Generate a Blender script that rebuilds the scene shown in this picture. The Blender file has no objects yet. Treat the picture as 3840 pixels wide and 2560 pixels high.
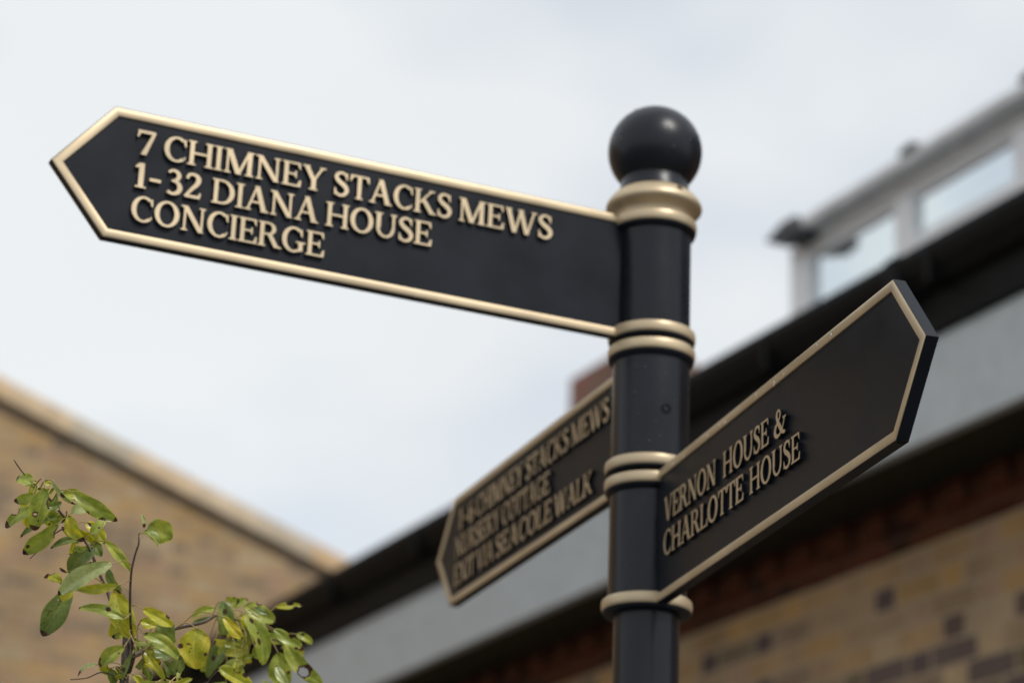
import bpy, bmesh, math, random
from math import sin, cos, pi, radians
from mathutils import Vector, Matrix, Euler, noise
from mathutils.geometry import delaunay_2d_cdt

scene = bpy.context.scene
COL = scene.collection
R = random.Random(11)
ZU = 2.75                                   # height of the top edge of the upper sign above the paving

# ------------------------------------------------------------------ camera
CAM = Vector((0.0, -2.8284, ZU - 1.2330))
yaw, pit, rol = -0.0599018, 0.3625021, 0.0394658
FPX = 9334.59                               # focal length in pixels of a 3840 px wide frame
fw = Vector((sin(yaw) * cos(pit), cos(yaw) * cos(pit), sin(pit)))
rt = Vector((cos(yaw), -sin(yaw), 0))
up = rt.cross(fw)
RT = cos(rol) * rt + sin(rol) * up
UP = -sin(rol) * rt + cos(rol) * up
cd = bpy.data.cameras.new('camera')
cam = bpy.data.objects.new('camera', cd)
COL.objects.link(cam)
m = Matrix.Identity(4)
for i in range(3):
    m[i][0], m[i][1], m[i][2], m[i][3] = RT[i], UP[i], -fw[i], CAM[i]
cam.matrix_world = m
cd.sensor_width = 36
cd.lens = FPX * 36 / 3840
cd.clip_start = 0.05
cd.clip_end = 2000
cd.dof.use_dof = True
cd.dof.focus_distance = 2.38
cd.dof.aperture_fstop = 4.5
scene.camera = cam

# ------------------------------------------------------------------ sky, sun, exposure
SUN_EL, SUN_AZ = radians(50), radians(-48)   # azimuth of the direction towards the sun, measured from +x
world = bpy.data.worlds.new('World')
scene.world = world
world.use_nodes = True
wn, wl = world.node_tree.nodes, world.node_tree.links
wn.clear()
wo = wn.new('ShaderNodeOutputWorld')
sky = wn.new('ShaderNodeTexSky')
sky.sky_type = 'NISHITA'
sky.sun_disc = False
sky.sun_elevation = SUN_EL
sky.sun_rotation = pi / 2 - SUN_AZ
b1 = wn.new('ShaderNodeBackground'); b1.inputs['Strength'].default_value = 0.15
wl.new(sky.outputs[0], b1.inputs['Color'])
b2 = wn.new('ShaderNodeBackground')
tc = wn.new('ShaderNodeTexCoord')
mp = wn.new('ShaderNodeMapping'); mp.inputs['Scale'].default_value = (1, 1, 1.6)
mp.inputs['Location'].default_value = (0.35, 0.2, 0.1)
wl.new(tc.outputs['Generated'], mp.inputs['Vector'])
nz = wn.new('ShaderNodeTexNoise'); nz.inputs['Scale'].default_value = 4.6
nz.inputs['Detail'].default_value = 3; nz.inputs['Roughness'].default_value = 0.45
nz.inputs['Distortion'].default_value = 0.1
wl.new(mp.outputs[0], nz.inputs['Vector'])
cr = wn.new('ShaderNodeValToRGB')
cr.color_ramp.elements[0].position = 0.40; cr.color_ramp.elements[0].color = (0.76, 0.76, 0.76, 1)
cr.color_ramp.elements[1].position = 0.56; cr.color_ramp.elements[1].color = (0.995, 0.995, 0.995, 1)
wl.new(nz.outputs['Fac'], cr.inputs['Fac'])
nz2 = wn.new('ShaderNodeTexNoise'); nz2.inputs['Scale'].default_value = 2.6
nz2.inputs['Detail'].default_value = 2
wl.new(tc.outputs['Generated'], nz2.inputs['Vector'])
cc = wn.new('ShaderNodeValToRGB')
cc.color_ramp.elements[0].position = 0.3; cc.color_ramp.elements[0].color = (0.80, 0.83, 0.855, 1)
cc.color_ramp.elements[1].position = 0.62; cc.color_ramp.elements[1].color = (0.86, 0.895, 0.915, 1)
wl.new(nz2.outputs['Fac'], cc.inputs['Fac'])
wl.new(cc.outputs[0], b2.inputs['Color'])
mx = wn.new('ShaderNodeMixShader')
wl.new(cr.outputs[0], mx.inputs[0]); wl.new(b1.outputs[0], mx.inputs[1]); wl.new(b2.outputs[0], mx.inputs[2])
wl.new(mx.outputs[0], wo.inputs['Surface'])

sd = bpy.data.lights.new('sun', 'SUN')
sd.energy = 2.3
sd.angle = radians(14)
sd.color = (1.0, 0.96, 0.9)
sun = bpy.data.objects.new('sun', sd)
COL.objects.link(sun)
sdir = Vector((cos(SUN_AZ) * cos(SUN_EL), sin(SUN_AZ) * cos(SUN_EL), sin(SUN_EL)))
sun.rotation_euler = sdir.to_track_quat('Z', 'Y').to_euler()
sun.location = (3, -6, 9)
scene.view_settings.view_transform = 'Standard'
scene.view_settings.look = 'None'
scene.view_settings.exposure = 0.0
scene.view_settings.gamma = 1.0

# ------------------------------------------------------------------ helpers
def link(o, parent=None):
    COL.objects.link(o)
    if parent: o.parent = parent
    return o

def empty(name, loc, rz=0.0):
    o = bpy.data.objects.new(name, None)
    o.empty_display_size = 0.1
    o.location = loc; o.rotation_euler = (0, 0, rz)
    return link(o)

def tag(o, label=None, cat=None, group=None, kind=None):
    if label: o['label'] = label
    if cat: o['category'] = cat
    if group: o['group'] = group
    if kind: o['kind'] = kind
    return o

def mesh(name, verts, faces, mat, parent=None, smooth=False, mats=None, midx=None):
    me = bpy.data.meshes.new(name)
    me.from_pydata([tuple(v) for v in verts], [], faces)
    me.validate(); me.update()
    for mm in (mats or [mat]): me.materials.append(mm)
    if midx:
        for p_, i in zip(me.polygons, midx): p_.material_index = i
    if smooth:
        for p_ in me.polygons: p_.use_smooth = True
    return link(bpy.data.objects.new(name, me), parent)

def fix_normals(o):
    bm = bmesh.new(); bm.from_mesh(o.data)
    bmesh.ops.recalc_face_normals(bm, faces=bm.faces)
    bm.to_mesh(o.data); bm.free()
    return o

def auto_smooth(o, deg=35):
    bm = bmesh.new(); bm.from_mesh(o.data)
    for f in bm.faces: f.smooth = True
    for e in bm.edges:
        if len(e.link_faces) == 2 and e.calc_face_angle(0) > radians(deg): e.smooth = False
    bm.to_mesh(o.data); bm.free()
    return o

class MB:
    def __init__(self): self.v = []; self.f = []
    def box(self, x0, x1, y0, y1, z0, z1):
        n = len(self.v)
        self.v += [(x0, y0, z0), (x1, y0, z0), (x1, y1, z0), (x0, y1, z0), (x0, y0, z1), (x1, y0, z1), (x1, y1, z1), (x0, y1, z1)]
        self.f += [tuple(n + i for i in q) for q in ((0, 3, 2, 1), (4, 5, 6, 7), (0, 1, 5, 4), (1, 2, 6, 5), (2, 3, 7, 6), (3, 0, 4, 7))]
        return self
    def prism(self, pts, a0, a1, axis='x'):
        """closed outline pts extruded from a0 to a1: axis x -> pts are (y,z); axis y -> pts are (x,z)"""
        n = len(self.v); k = len(pts)
        for a in (a0, a1):
            for p_, q_ in pts:
                self.v.append((a, p_, q_) if axis == 'x' else (p_, a, q_))
        self.f.append(tuple(n + i for i in range(k))); self.f.append(tuple(n + k + i for i in reversed(range(k))))
        for i in range(k):
            j = (i + 1) % k
            self.f.append((n + i, n + j, n + k + j, n + k + i))
        return self
    def build(self, name, mat, parent=None, bevel=0.0):
        o = fix_normals(mesh(name, self.v, self.f, mat, parent))
        if bevel:
            b = o.modifiers.new('bevel', 'BEVEL'); b.width = bevel; b.segments = 2; b.limit_method = 'ANGLE'
        return o

def lathe(name, prof, mat, parent=None, n=96, loc=(0, 0, 0)):
    """prof: (radius, z) from top to bottom"""
    v, f = [], []
    for r_, z in prof:
        for i in range(n):
            a = 2 * pi * i / n
            v.append((r_ * cos(a), r_ * sin(a), z))
    for k in range(len(prof) - 1):
        for i in range(n):
            j = (i + 1) % n
            f.append((k * n + i, k * n + j, (k + 1) * n + j, (k + 1) * n + i))
    f.append(tuple(range(n)))
    f.append(tuple(reversed(range((len(prof) - 1) * n, len(prof) * n))))
    o = mesh(name, v, f, mat, parent)
    fix_normals(o); auto_smooth(o, 32)
    o.location = loc
    return o

def at(x, y, depth):
    """point of the place seen at (x, y) of the 3840x2560 photograph, `depth` metres along the view axis"""
    return CAM + depth * (fw + RT * ((x - 1920) / FPX) - UP * ((y - 1280) / FPX))

# ------------------------------------------------------------------ materials
def new_mat(name):
    mt = bpy.data.materials.new(name); mt.use_nodes = True
    nt = mt.node_tree
    return mt, nt, nt.nodes['Principled BSDF']

def N(nt, typ, **kw):
    n = nt.nodes.new(typ)
    for k, v in kw.items():
        if k in n.inputs: n.inputs[k].default_value = v
        else: setattr(n, k, v)
    return n

def M(nt, op, a, b=None, c=None):
    n = nt.nodes.new('ShaderNodeMath'); n.operation = op
    for i, s in enumerate((a, b, c)):
        if s is None: continue
        if isinstance(s, (int, float)): n.inputs[i].default_value = s
        else: nt.links.new(s, n.inputs[i])
    return n.outputs[0]

def MIX(nt, fac, a, b, blend='MIX'):
    n = nt.nodes.new('ShaderNodeMix'); n.data_type = 'RGBA'; n.blend_type = blend
    for s, idx in ((fac, 0), (a, 6), (b, 7)):
        if isinstance(s, (int, float)): n.inputs[idx].default_value = s
        elif isinstance(s, tuple): n.inputs[idx].default_value = s if len(s) == 4 else s + (1,)
        else: nt.links.new(s, n.inputs[idx])
    return n.outputs[2]

def ramp(nt, fac, stops, interp='LINEAR'):
    n = nt.nodes.new('ShaderNodeValToRGB'); n.color_ramp.interpolation = interp
    els = n.color_ramp.elements
    while len(els) < len(stops): els.new(0.5)
    for e, (p_, c_) in zip(els, stops):
        e.position = p_; e.color = c_ if len(c_) == 4 else tuple(c_) + (1,)
    nt.links.new(fac, n.inputs[0])
    return n.outputs[0]

def bump(nt, b, h, strength, dist):
    n = N(nt, 'ShaderNodeBump', Strength=strength, Distance=dist)
    nt.links.new(h, n.inputs['Height']); nt.links.new(n.outputs[0], b.inputs['Normal'])

def paint_mat(name, base, rough, metal=0.0, grain=900, gstr=0.12, var=0.25, spec=0.5):
    mt, nt, b = new_mat(name)
    co = N(nt, 'ShaderNodeTexCoord')
    n1 = N(nt, 'ShaderNodeTexNoise', Scale=14.0, Detail=5.0)
    nt.links.new(co.outputs['Object'], n1.inputs['Vector'])
    dark = tuple(c * (1 - var) for c in base); lite = tuple(min(1, c * (1 + var * 0.6)) for c in base)
    nt.links.new(ramp(nt, n1.outputs['Fac'], [(0.3, dark), (0.7, lite)]), b.inputs['Base Color'])
    nt.links.new(ramp(nt, n1.outputs['Fac'], [(0.3, (rough - 0.05,) * 3), (0.7, (rough + 0.07,) * 3)]), b.inputs['Roughness'])
    b.inputs['Metallic'].default_value = metal
    b.inputs['Specular IOR Level'].default_value = spec
    n2 = N(nt, 'ShaderNodeTexNoise', Scale=float(grain), Detail=2.0)
    nt.links.new(co.outputs['Object'], n2.inputs['Vector'])
    bump(nt, b, n2.outputs['Fac'], gstr, 0.0006)
    return mt

BLACK = paint_mat('black_gloss_paint', (0.0105, 0.0130, 0.0185), 0.38, spec=0.15)
GLOSS = paint_mat('black_gloss_on_turned_metal', (0.007, 0.0085, 0.0135), 0.27, spec=0.33)
GOLD = paint_mat('gold_paint', (0.585, 0.465, 0.305), 0.42, metal=0.5, var=0.16, grain=700)
GUTTER = paint_mat('black_gutter_plastic', (0.007, 0.007, 0.007), 0.6, grain=80, spec=0.12)
WHITE = paint_mat('white_paint', (0.88, 0.88, 0.89), 0.4, var=0.04, grain=60)
FASCIA = paint_mat('pale_grey_fascia_paint', (0.50, 0.535, 0.55), 0.5, var=0.1, grain=60)
LEAD = paint_mat('grey_lead', (0.80, 0.81, 0.82), 0.4, metal=0.0, var=0.2, grain=60)
DARKTRIM = paint_mat('dark_grey_trim', (0.04, 0.042, 0.046), 0.5, grain=60)
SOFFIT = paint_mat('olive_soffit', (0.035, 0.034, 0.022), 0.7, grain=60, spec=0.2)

def glass_mat():
    mt, nt, b = new_mat('window_glass')
    b.inputs['Base Color'].default_value = (0.72, 0.80, 0.83, 1)
    b.inputs['Metallic'].default_value = 0.85; b.inputs['Roughness'].default_value = 0.06
    co = N(nt, 'ShaderNodeTexCoord'); n1 = N(nt, 'ShaderNodeTexNoise', Scale=1.7, Detail=2.0)
    nt.links.new(co.outputs['Object'], n1.inputs['Vector'])
    nt.links.new(ramp(nt, n1.outputs['Fac'], [(0.35, (0.74, 0.82, 0.88)), (0.65, (0.86, 0.93, 0.95))]), b.inputs['Base Color'])
    bump(nt, b, n1.outputs['Fac'], 0.15, 0.02)
    return mt
GLASS = glass_mat()

def brick_mat(name, stops, mortar, sx=0.225, flemish=True, course=0.075, grime=0.35, headers=None, soft=None):
    """brickwork laid in local x (and y on return walls) by z"""
    mt, nt, b = new_mat(name)
    co = N(nt, 'ShaderNodeTexCoord'); sp = N(nt, 'ShaderNodeSeparateXYZ')
    nt.links.new(co.outputs['Object'], sp.inputs[0])
    wob = N(nt, 'ShaderNodeTexNoise', Scale=9.0, Detail=2.0); nt.links.new(co.outputs['Object'], wob.inputs['Vector'])
    wv = M(nt, 'MULTIPLY', M(nt, 'SUBTRACT', wob.outputs['Fac'], 0.5), 0.012)
    X = M(nt, 'ADD', M(nt, 'ADD', sp.outputs[0], sp.outputs[1]), wv)
    Z = M(nt, 'ADD', sp.outputs[2], wv)
    row = M(nt, 'FLOOR', M(nt, 'DIVIDE', Z, course))
    fz = M(nt, 'FRACT', M(nt, 'DIVIDE', Z, course))
    per = sx * 1.5
    xs = M(nt, 'ADD', M(nt, 'DIVIDE', X, per), M(nt, 'MULTIPLY', M(nt, 'MODULO', M(nt, 'ABSOLUTE', row), 2.0), 0.5))
    xi = M(nt, 'FLOOR', xs); fx = M(nt, 'FRACT', xs)
    hd = M(nt, 'GREATER_THAN', fx, 0.6667)
    idx = M(nt, 'ADD', M(nt, 'MULTIPLY', xi, 2.0), hd)
    cv = N(nt, 'ShaderNodeCombineXYZ'); nt.links.new(idx, cv.inputs[0]); nt.links.new(row, cv.inputs[1])
    cv.inputs[2].default_value = 3.7
    wn_ = N(nt, 'ShaderNodeTexWhiteNoise', noise_dimensions='3D'); nt.links.new(cv.outputs[0], wn_.inputs['Vector'])
    # distance to a joint
    mz = M(nt, 'MULTIPLY', M(nt, 'MINIMUM', fz, M(nt, 'SUBTRACT', 1.0, fz)), course)
    d1 = M(nt, 'MINIMUM', fx, M(nt, 'MINIMUM', M(nt, 'ABSOLUTE', M(nt, 'SUBTRACT', fx, 0.6667)), M(nt, 'SUBTRACT', 1.0, fx)))
    md = M(nt, 'MINIMUM', mz, M(nt, 'MULTIPLY', d1, per))
    mort = M(nt, 'LESS_THAN', md, 0.0052)
    base = ramp(nt, wn_.outputs['Value'], stops, 'CONSTANT')
    if headers: base = MIX(nt, hd, base, ramp(nt, wn_.outputs['Value'], headers, 'CONSTANT'))
    if soft: base = MIX(nt, soft[0], base, soft[1])
    nz_ = N(nt, 'ShaderNodeTexNoise', Scale=60.0, Detail=5.0); nt.links.new(co.outputs['Object'], nz_.inputs['Vector'])
    base = MIX(nt, 0.55, base, ramp(nt, nz_.outputs['Fac'], [(0.25, (0.5, 0.5, 0.5)), (0.75, (1.25, 1.25, 1.25))]), 'MULTIPLY')
    big = N(nt, 'ShaderNodeTexNoise', Scale=1.8, Detail=4.0); nt.links.new(co.outputs['Object'], big.inputs['Vector'])
    g = 1 - grime
    base = MIX(nt, 1.0, base, ramp(nt, big.outputs['Fac'], [(0.3, (g, g, g * 0.97)), (0.7, (1.12, 1.1, 1.05))]), 'MULTIPLY')
    col = MIX(nt, mort, base, mortar)
    nt.links.new(col, b.inputs['Base Color'])
    b.inputs['Roughness'].default_value = 0.9; b.inputs['Specular IOR Level'].default_value = 0.2
    h = M(nt, 'ADD', M(nt, 'MULTIPLY', M(nt, 'SUBTRACT', 1.0, mort), 0.7), M(nt, 'MULTIPLY', nz_.outputs['Fac'], 0.5))
    bump(nt, b, h, 0.8, 0.006)
    return mt

YELLOW_BRICK = brick_mat('yellow_stock_brick', [(0, (0.40, 0.27, 0.165)), (0.16, (0.46, 0.29, 0.15)), (0.32, (0.29, 0.20, 0.135)),
    (0.46, (0.46, 0.28, 0.125)), (0.57, (0.38, 0.23, 0.155)), (0.72, (0.22, 0.165, 0.105)), (0.83, (0.48, 0.35, 0.22)), (0.92, (0.14, 0.10, 0.095))], (0.37, 0.28, 0.18), sx=0.24, course=0.082, grime=0.4,
    headers=[(0, (0.10, 0.07, 0.075)), (0.22, (0.40, 0.26, 0.15)), (0.38, (0.58, 0.34, 0.13)), (0.50, (0.18, 0.14, 0.085)), (0.62, (0.44, 0.28, 0.19)), (0.76, (0.15, 0.095, 0.085)), (0.87, (0.52, 0.37, 0.22))], soft=(0.1, (0.34, 0.24, 0.15)))
GABLE_BRICK = brick_mat('golden_stock_brick', [(0, (0.418, 0.271, 0.130)), (0.2, (0.350, 0.232, 0.130)), (0.36, (0.463, 0.282, 0.107)),
    (0.50, (0.271, 0.186, 0.124)), (0.60, (0.407, 0.288, 0.169)), (0.74, (0.169, 0.130, 0.102)), (0.83, (0.362, 0.220, 0.147)), (0.93, (0.452, 0.350, 0.226))], (0.395, 0.30, 0.19), grime=0.35, soft=(0.3, (0.36, 0.26, 0.155)))
RED_BRICK = brick_mat('dark_red_brick', [(0, (0.10, 0.028, 0.014)), (0.3, (0.08, 0.023, 0.012)), (0.6, (0.13, 0.038, 0.018)), (0.85, (0.05, 0.018, 0.012))], (0.10, 0.055, 0.03))
CHIMNEY_BRICK = brick_mat('red_chimney_brick', [(0, (0.36, 0.18, 0.14)), (0.35, (0.30, 0.19, 0.145)), (0.7, (0.44, 0.20, 0.17))], (0.25, 0.17, 0.13))

def stone_mat():
    mt, nt, b = new_mat('buff_coping_stone')
    co = N(nt, 'ShaderNodeTexCoord'); sp = N(nt, 'ShaderNodeSeparateXYZ'); nt.links.new(co.outputs['Object'], sp.inputs[0])
    cell = M(nt, 'FLOOR', M(nt, 'DIVIDE', sp.outputs[0], 0.42))
    w = N(nt, 'ShaderNodeTexWhiteNoise', noise_dimensions='1D'); nt.links.new(cell, w.inputs['W'])
    base = ramp(nt, w.outputs['Value'], [(0, (0.66, 0.46, 0.27)), (0.35, (0.60, 0.50, 0.35)), (0.7, (0.46, 0.40, 0.31)), (1, (0.72, 0.55, 0.36))])
    n1 = N(nt, 'ShaderNodeTexNoise', Scale=12.0, Detail=6.0); nt.links.new(co.outputs['Object'], n1.inputs['Vector'])
    base = MIX(nt, 0.6, base, ramp(nt, n1.outputs['Fac'], [(0.3, (0.55, 0.53, 0.5)), (0.7, (1.1, 1.1, 1.1))]), 'MULTIPLY')
    nt.links.new(base, b.inputs['Base Color']); b.inputs['Roughness'].default_value = 0.9
    bump(nt, b, n1.outputs['Fac'], 0.5, 0.01)
    return mt
STONE = stone_mat()

def tile_mat(name, c0, c1, sx, sz):
    mt, nt, b = new_mat(name)
    co = N(nt, 'ShaderNodeTexCoord'); br = N(nt, 'ShaderNodeTexBrick')
    br.inputs['Scale'].default_value = 1.0; br.inputs['Brick Width'].default_value = sx; br.inputs['Row Height'].default_value = sz
    br.inputs['Mortar Size'].default_value = 0.006
    br.inputs['Color1'].default_value = c0 + (1,); br.inputs['Color2'].default_value = c1 + (1,)
    br.inputs['Mortar'].default_value = tuple(c * 0.3 for c in c0) + (1,)
    nt.links.new(co.outputs['Object'], br.inputs['Vector'])
    n1 = N(nt, 'ShaderNodeTexNoise', Scale=25.0, Detail=5.0); nt.links.new(co.outputs['Object'], n1.inputs['Vector'])
    nt.links.new(MIX(nt, 0.5, br.outputs['Color'], ramp(nt, n1.outputs['Fac'], [(0.3, (0.6,) * 3), (0.7, (1.2,) * 3)]), 'MULTIPLY'), b.inputs['Base Color'])
    b.inputs['Roughness'].default_value = 0.7
    bump(nt, b, br.outputs['Fac'], -0.6, 0.01)
    return mt
SLATE = tile_mat('dark_slate', (0.035, 0.037, 0.042), (0.05, 0.05, 0.055), 0.25, 0.2)
PAVING = tile_mat('stone_paving', (0.075, 0.073, 0.068), (0.10, 0.096, 0.088), 0.6, 0.45)
COPING_SHADE = tile_mat('painted_coping_shade', (0.085, 0.055, 0.032), (0.11, 0.07, 0.04), 0.165, 0.05)  # dark brown colour standing in for the shade below the coping

def bark_mat():
    mt, nt, b = new_mat('young_bark')
    co = N(nt, 'ShaderNodeTexCoord'); n1 = N(nt, 'ShaderNodeTexNoise', Scale=220.0, Detail=4.0)
    nt.links.new(co.outputs['Object'], n1.inputs['Vector'])
    nt.links.new(ramp(nt, n1.outputs['Fac'], [(0.3, (0.035, 0.02, 0.014)), (0.62, (0.075, 0.045, 0.03)), (0.75, (0.15, 0.11, 0.08))]), b.inputs['Base Color'])
    b.inputs['Roughness'].default_value = 0.45
    bump(nt, b, n1.outputs['Fac'], 0.5, 0.001)
    return mt
BARK = bark_mat()

def leaf_mat(name, cA, cB, cY, vein, yellow):
    """top of a pear leaf: uv.x across (0.5 = midrib), uv.y along; 'blight' vertex colour marks dead brown tissue"""
    mt, nt, b = new_mat(name)
    uv = N(nt, 'ShaderNodeUVMap'); uv.uv_map = 'UVMap'
    sp = N(nt, 'ShaderNodeSeparateXYZ'); nt.links.new(uv.outputs[0], sp.inputs[0])
    oi = N(nt, 'ShaderNodeObjectInfo')
    co = N(nt, 'ShaderNodeTexCoord')
    off = N(nt, 'ShaderNodeVectorMath', operation='ADD'); nt.links.new(co.outputs['Object'], off.inputs[0])
    cv = N(nt, 'ShaderNodeCombineXYZ')
    for i in range(3): nt.links.new(M(nt, 'MULTIPLY', oi.outputs['Random'], 7.0 + i), cv.inputs[i])
    nt.links.new(cv.outputs[0], off.inputs[1])
    n1 = N(nt, 'ShaderNodeTexNoise', Scale=55.0, Detail=3.0); nt.links.new(off.outputs[0], n1.inputs['Vector'])
    n2 = N(nt, 'ShaderNodeTexNoise', Scale=260.0, Detail=3.0); nt.links.new(off.outputs[0], n2.inputs['Vector'])
    base = ramp(nt, n1.outputs['Fac'], [(0.32, cA), (0.66, cB)])
    yl = M(nt, 'MULTIPLY', ramp(nt, n1.outputs['Color'], [(0.5, (0, 0, 0)), (0.68, (1, 1, 1))]), yellow)
    base = MIX(nt, yl, base, cY)
    base = MIX(nt, 0.5, base, ramp(nt, n2.outputs['Fac'], [(0.3, (0.6,) * 3), (0.7, (1.3,) * 3)]), 'MULTIPLY')
    ax = M(nt, 'ABSOLUTE', M(nt, 'SUBTRACT', sp.outputs[0], 0.5))
    # midrib and side veins
    mid = M(nt, 'LESS_THAN', ax, 0.018)
    vv = M(nt, 'FRACT', M(nt, 'MULTIPLY', M(nt, 'SUBTRACT', sp.outputs[1], M(nt, 'MULTIPLY', ax, 0.55)), 9.0))
    sv = M(nt, 'MULTIPLY', M(nt, 'LESS_THAN', vv, 0.09), 0.55)
    base = MIX(nt, M(nt, 'MULTIPLY', M(nt, 'MAXIMUM', mid, sv), 0.6), base, vein)
    rim = M(nt, 'GREATER_THAN', ax, 0.475)
    base = MIX(nt, M(nt, 'MULTIPLY', rim, 0.5), base, cY)
    at_ = N(nt, 'ShaderNodeVertexColor'); at_.layer_name = 'blight'
    sepc = N(nt, 'ShaderNodeSeparateColor'); nt.links.new(at_.outputs['Color'], sepc.inputs[0])
    bl = M(nt, 'GREATER_THAN', M(nt, 'ADD', sepc.outputs[0], M(nt, 'MULTIPLY', M(nt, 'SUBTRACT', n2.outputs['Fac'], 0.5), 0.5)), 0.5)
    spot = ramp(nt, n1.outputs['Fac'], [(0.69, (0, 0, 0)), (0.70, (1, 1, 1))])
    bl = M(nt, 'MAXIMUM', bl, M(nt, 'MULTIPLY', spot, 0.8))
    brown = ramp(nt, n2.outputs['Fac'], [(0.35, (0.03, 0.012, 0.01)), (0.6, (0.10, 0.045, 0.03))])
    base = MIX(nt, bl, base, brown)
    nt.links.new(base, b.inputs['Base Color'])
    b.inputs['Roughness'].default_value = 0.33
    b.inputs['Specular IOR Level'].default_value = 0.55
    h = M(nt, 'SUBTRACT', M(nt, 'MULTIPLY', n2.outputs['Fac'], 0.5), M(nt, 'MAXIMUM', mid, sv))
    bump(nt, b, h, 0.35, 0.0008)
    tr = N(nt, 'ShaderNodeBsdfTranslucent')
    nt.links.new(MIX(nt, 1.0, base, (1.35, 1.4, 0.55), 'MULTIPLY'), tr.inputs['Color'])
    ms = N(nt, 'ShaderNodeMixShader'); ms.inputs[0].default_value = 0.28
    nt.links.new(b.outputs[0], ms.inputs[1]); nt.links.new(tr.outputs[0], ms.inputs[2])
    nt.links.new(ms.outputs[0], nt.nodes['Material Output'].inputs['Surface'])
    return mt
LEAF = {
    'g': leaf_mat('green_leaf', (0.22, 0.27, 0.035), (0.36, 0.41, 0.07), (0.54, 0.50, 0.06), (0.50, 0.54, 0.18), 0.6),
    'y': leaf_mat('yellowing_leaf', (0.34, 0.36, 0.03), (0.52, 0.48, 0.04), (0.64, 0.47, 0.03), (0.62, 0.60, 0.18), 0.8),
    'd': leaf_mat('dark_green_leaf', (0.11, 0.155, 0.042), (0.20, 0.255, 0.07), (0.36, 0.38, 0.07), (0.32, 0.37, 0.14), 0.4),
    'p': leaf_mat('pale_leaf_underside', (0.34, 0.39, 0.16), (0.48, 0.53, 0.26), (0.52, 0.52, 0.15), (0.66, 0.68, 0.38), 0.4)}
PETIOLE = paint_mat('leaf_stalk', (0.34, 0.25, 0.08), 0.5, grain=300)

def drop_mat():
    mt, nt, b = new_mat('water')
    b.inputs['Transmission Weight'].default_value = 1.0; b.inputs['IOR'].default_value = 1.33
    b.inputs['Roughness'].default_value = 0.02
    return mt
WATER = drop_mat()
WET = paint_mat('wet_black_paint', (0.012, 0.014, 0.019), 0.22, grain=50, gstr=0.0, spec=0.4)

# ------------------------------------------------------------------ ground
g = mesh('paving', [(-60, -60, 0), (60, -60, 0), (60, 80, 0), (-60, 80, 0)], [(0, 1, 2, 3)], PAVING)
tag(g, kind='structure')
g['label'] = 'grey stone paving around the signpost'

# ------------------------------------------------------------------ the low brick house on the right: local x runs along the eaves, y into the house
HA = Vector((-1.33600, 7.87850, 0.0))
EV = 1.767 - 1.2330 * 0 + (ZU)            # eaves height: 1.767 above the sign's top edge
EV = ZU + 1.767
house = empty('brick_house', HA, radians(-59.9))
tag(house, 'low yellow brick house with black gutter, grey fascia and glazed dormer, behind the signpost', 'house')
X0, X1 = -4.1, 9.0
W0 = 0.42                                   # wall face behind the gutter front
MB().box(X0 + 0.1, X1, W0, 5.0, -0.02, EV - 0.735).build('wall', YELLOW_BRICK, house)
MB().box(X0 + 0.1, X1, W0 - 0.012, W0 + 0.2, EV - 0.732, EV - 0.655).build('string_course', RED_BRICK, house)
frieze = MB().box(X0 + 0.1, X1, W0, W0 + 0.2, EV - 0.652, EV - 0.566).build('frieze', RED_BRICK, house)
dent = None; x = X0 + 0.2
while x < X1 - 2.0:
    if dent is None:
        dent = MB().box(0, 0.1025, W0 - 0.028, W0 - 0.002, EV - 0.653, EV - 0.570).build('dentil', RED_BRICK, frieze, 0.003); d_ = dent
    else:
        d_ = dent.copy(); COL.objects.link(d_); d_.parent = frieze
    d_.location.x = x; x += 0.215
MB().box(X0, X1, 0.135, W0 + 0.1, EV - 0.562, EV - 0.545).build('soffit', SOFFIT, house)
MB().box(X0, X1, 0.09, 0.132, EV - 0.575, EV - 0.262).build('fascia', FASCIA, house, 0.004)
MB().box(X0, X1, 0.07, 0.132, EV - 0.258, EV - 0.10).build('upper_fascia', GUTTER, house, 0.004)
# ogee gutter
gp = [(0.0, -0.0), (0.012, 0.0), (0.014, -0.02), (0.02, -0.06), (0.045, -0.105), (0.066, -0.118), (0.066, -0.13), (0.04, -0.125), (0.004, -0.07), (-0.006, -0.03)]
gt = MB().prism([(y, EV + z) for y, z in gp], X0, X1).build('gutter', GUTTER, house)
x = X0 + 0.3
while x < X1:
    MB().box(x, x + 0.03, -0.008, 0.064, EV - 0.134, EV - 0.004).build('gutter_bracket', GUTTER, gt, 0.003)
    x += 0.9
for x in (-1.4, 1.35, 4.1):
    MB().box(x, x + 0.07, -0.009, 0.062, EV - 0.138, EV + 0.004).build('gutter_joint', GUTTER, gt, 0.003)
PT = math.tan(radians(25))
RY = 3.0
rz = lambda y: EV - 0.02 + (y - 0.05) * PT
roof = MB().prism([(0.05, rz(0.05)), (RY, rz(RY)), (RY * 2, rz(0.05)), (RY * 2, rz(0.05) - 0.04), (RY, rz(RY) - 0.05), (0.07, rz(0.05) - 0.06)], X0, X1).build('roof', SLATE, house)
# chimney stack on the roof
ch = MB()
cx0, cx1, cy0, cy1 = -1.69, -1.06, 2.0, 2.45
ctop = ZU + 1.767 + 1.78
ch.box(cx0 + 0.05, cx1 - 0.05, cy0 + 0.05, cy1 - 0.05, rz(2.0) - 0.1, ctop - 0.302)
ch.box(cx0, cx1, cy0, cy1, ctop - 0.30, ctop)
chim = ch.build('chimney', CHIMNEY_BRICK, roof)
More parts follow.
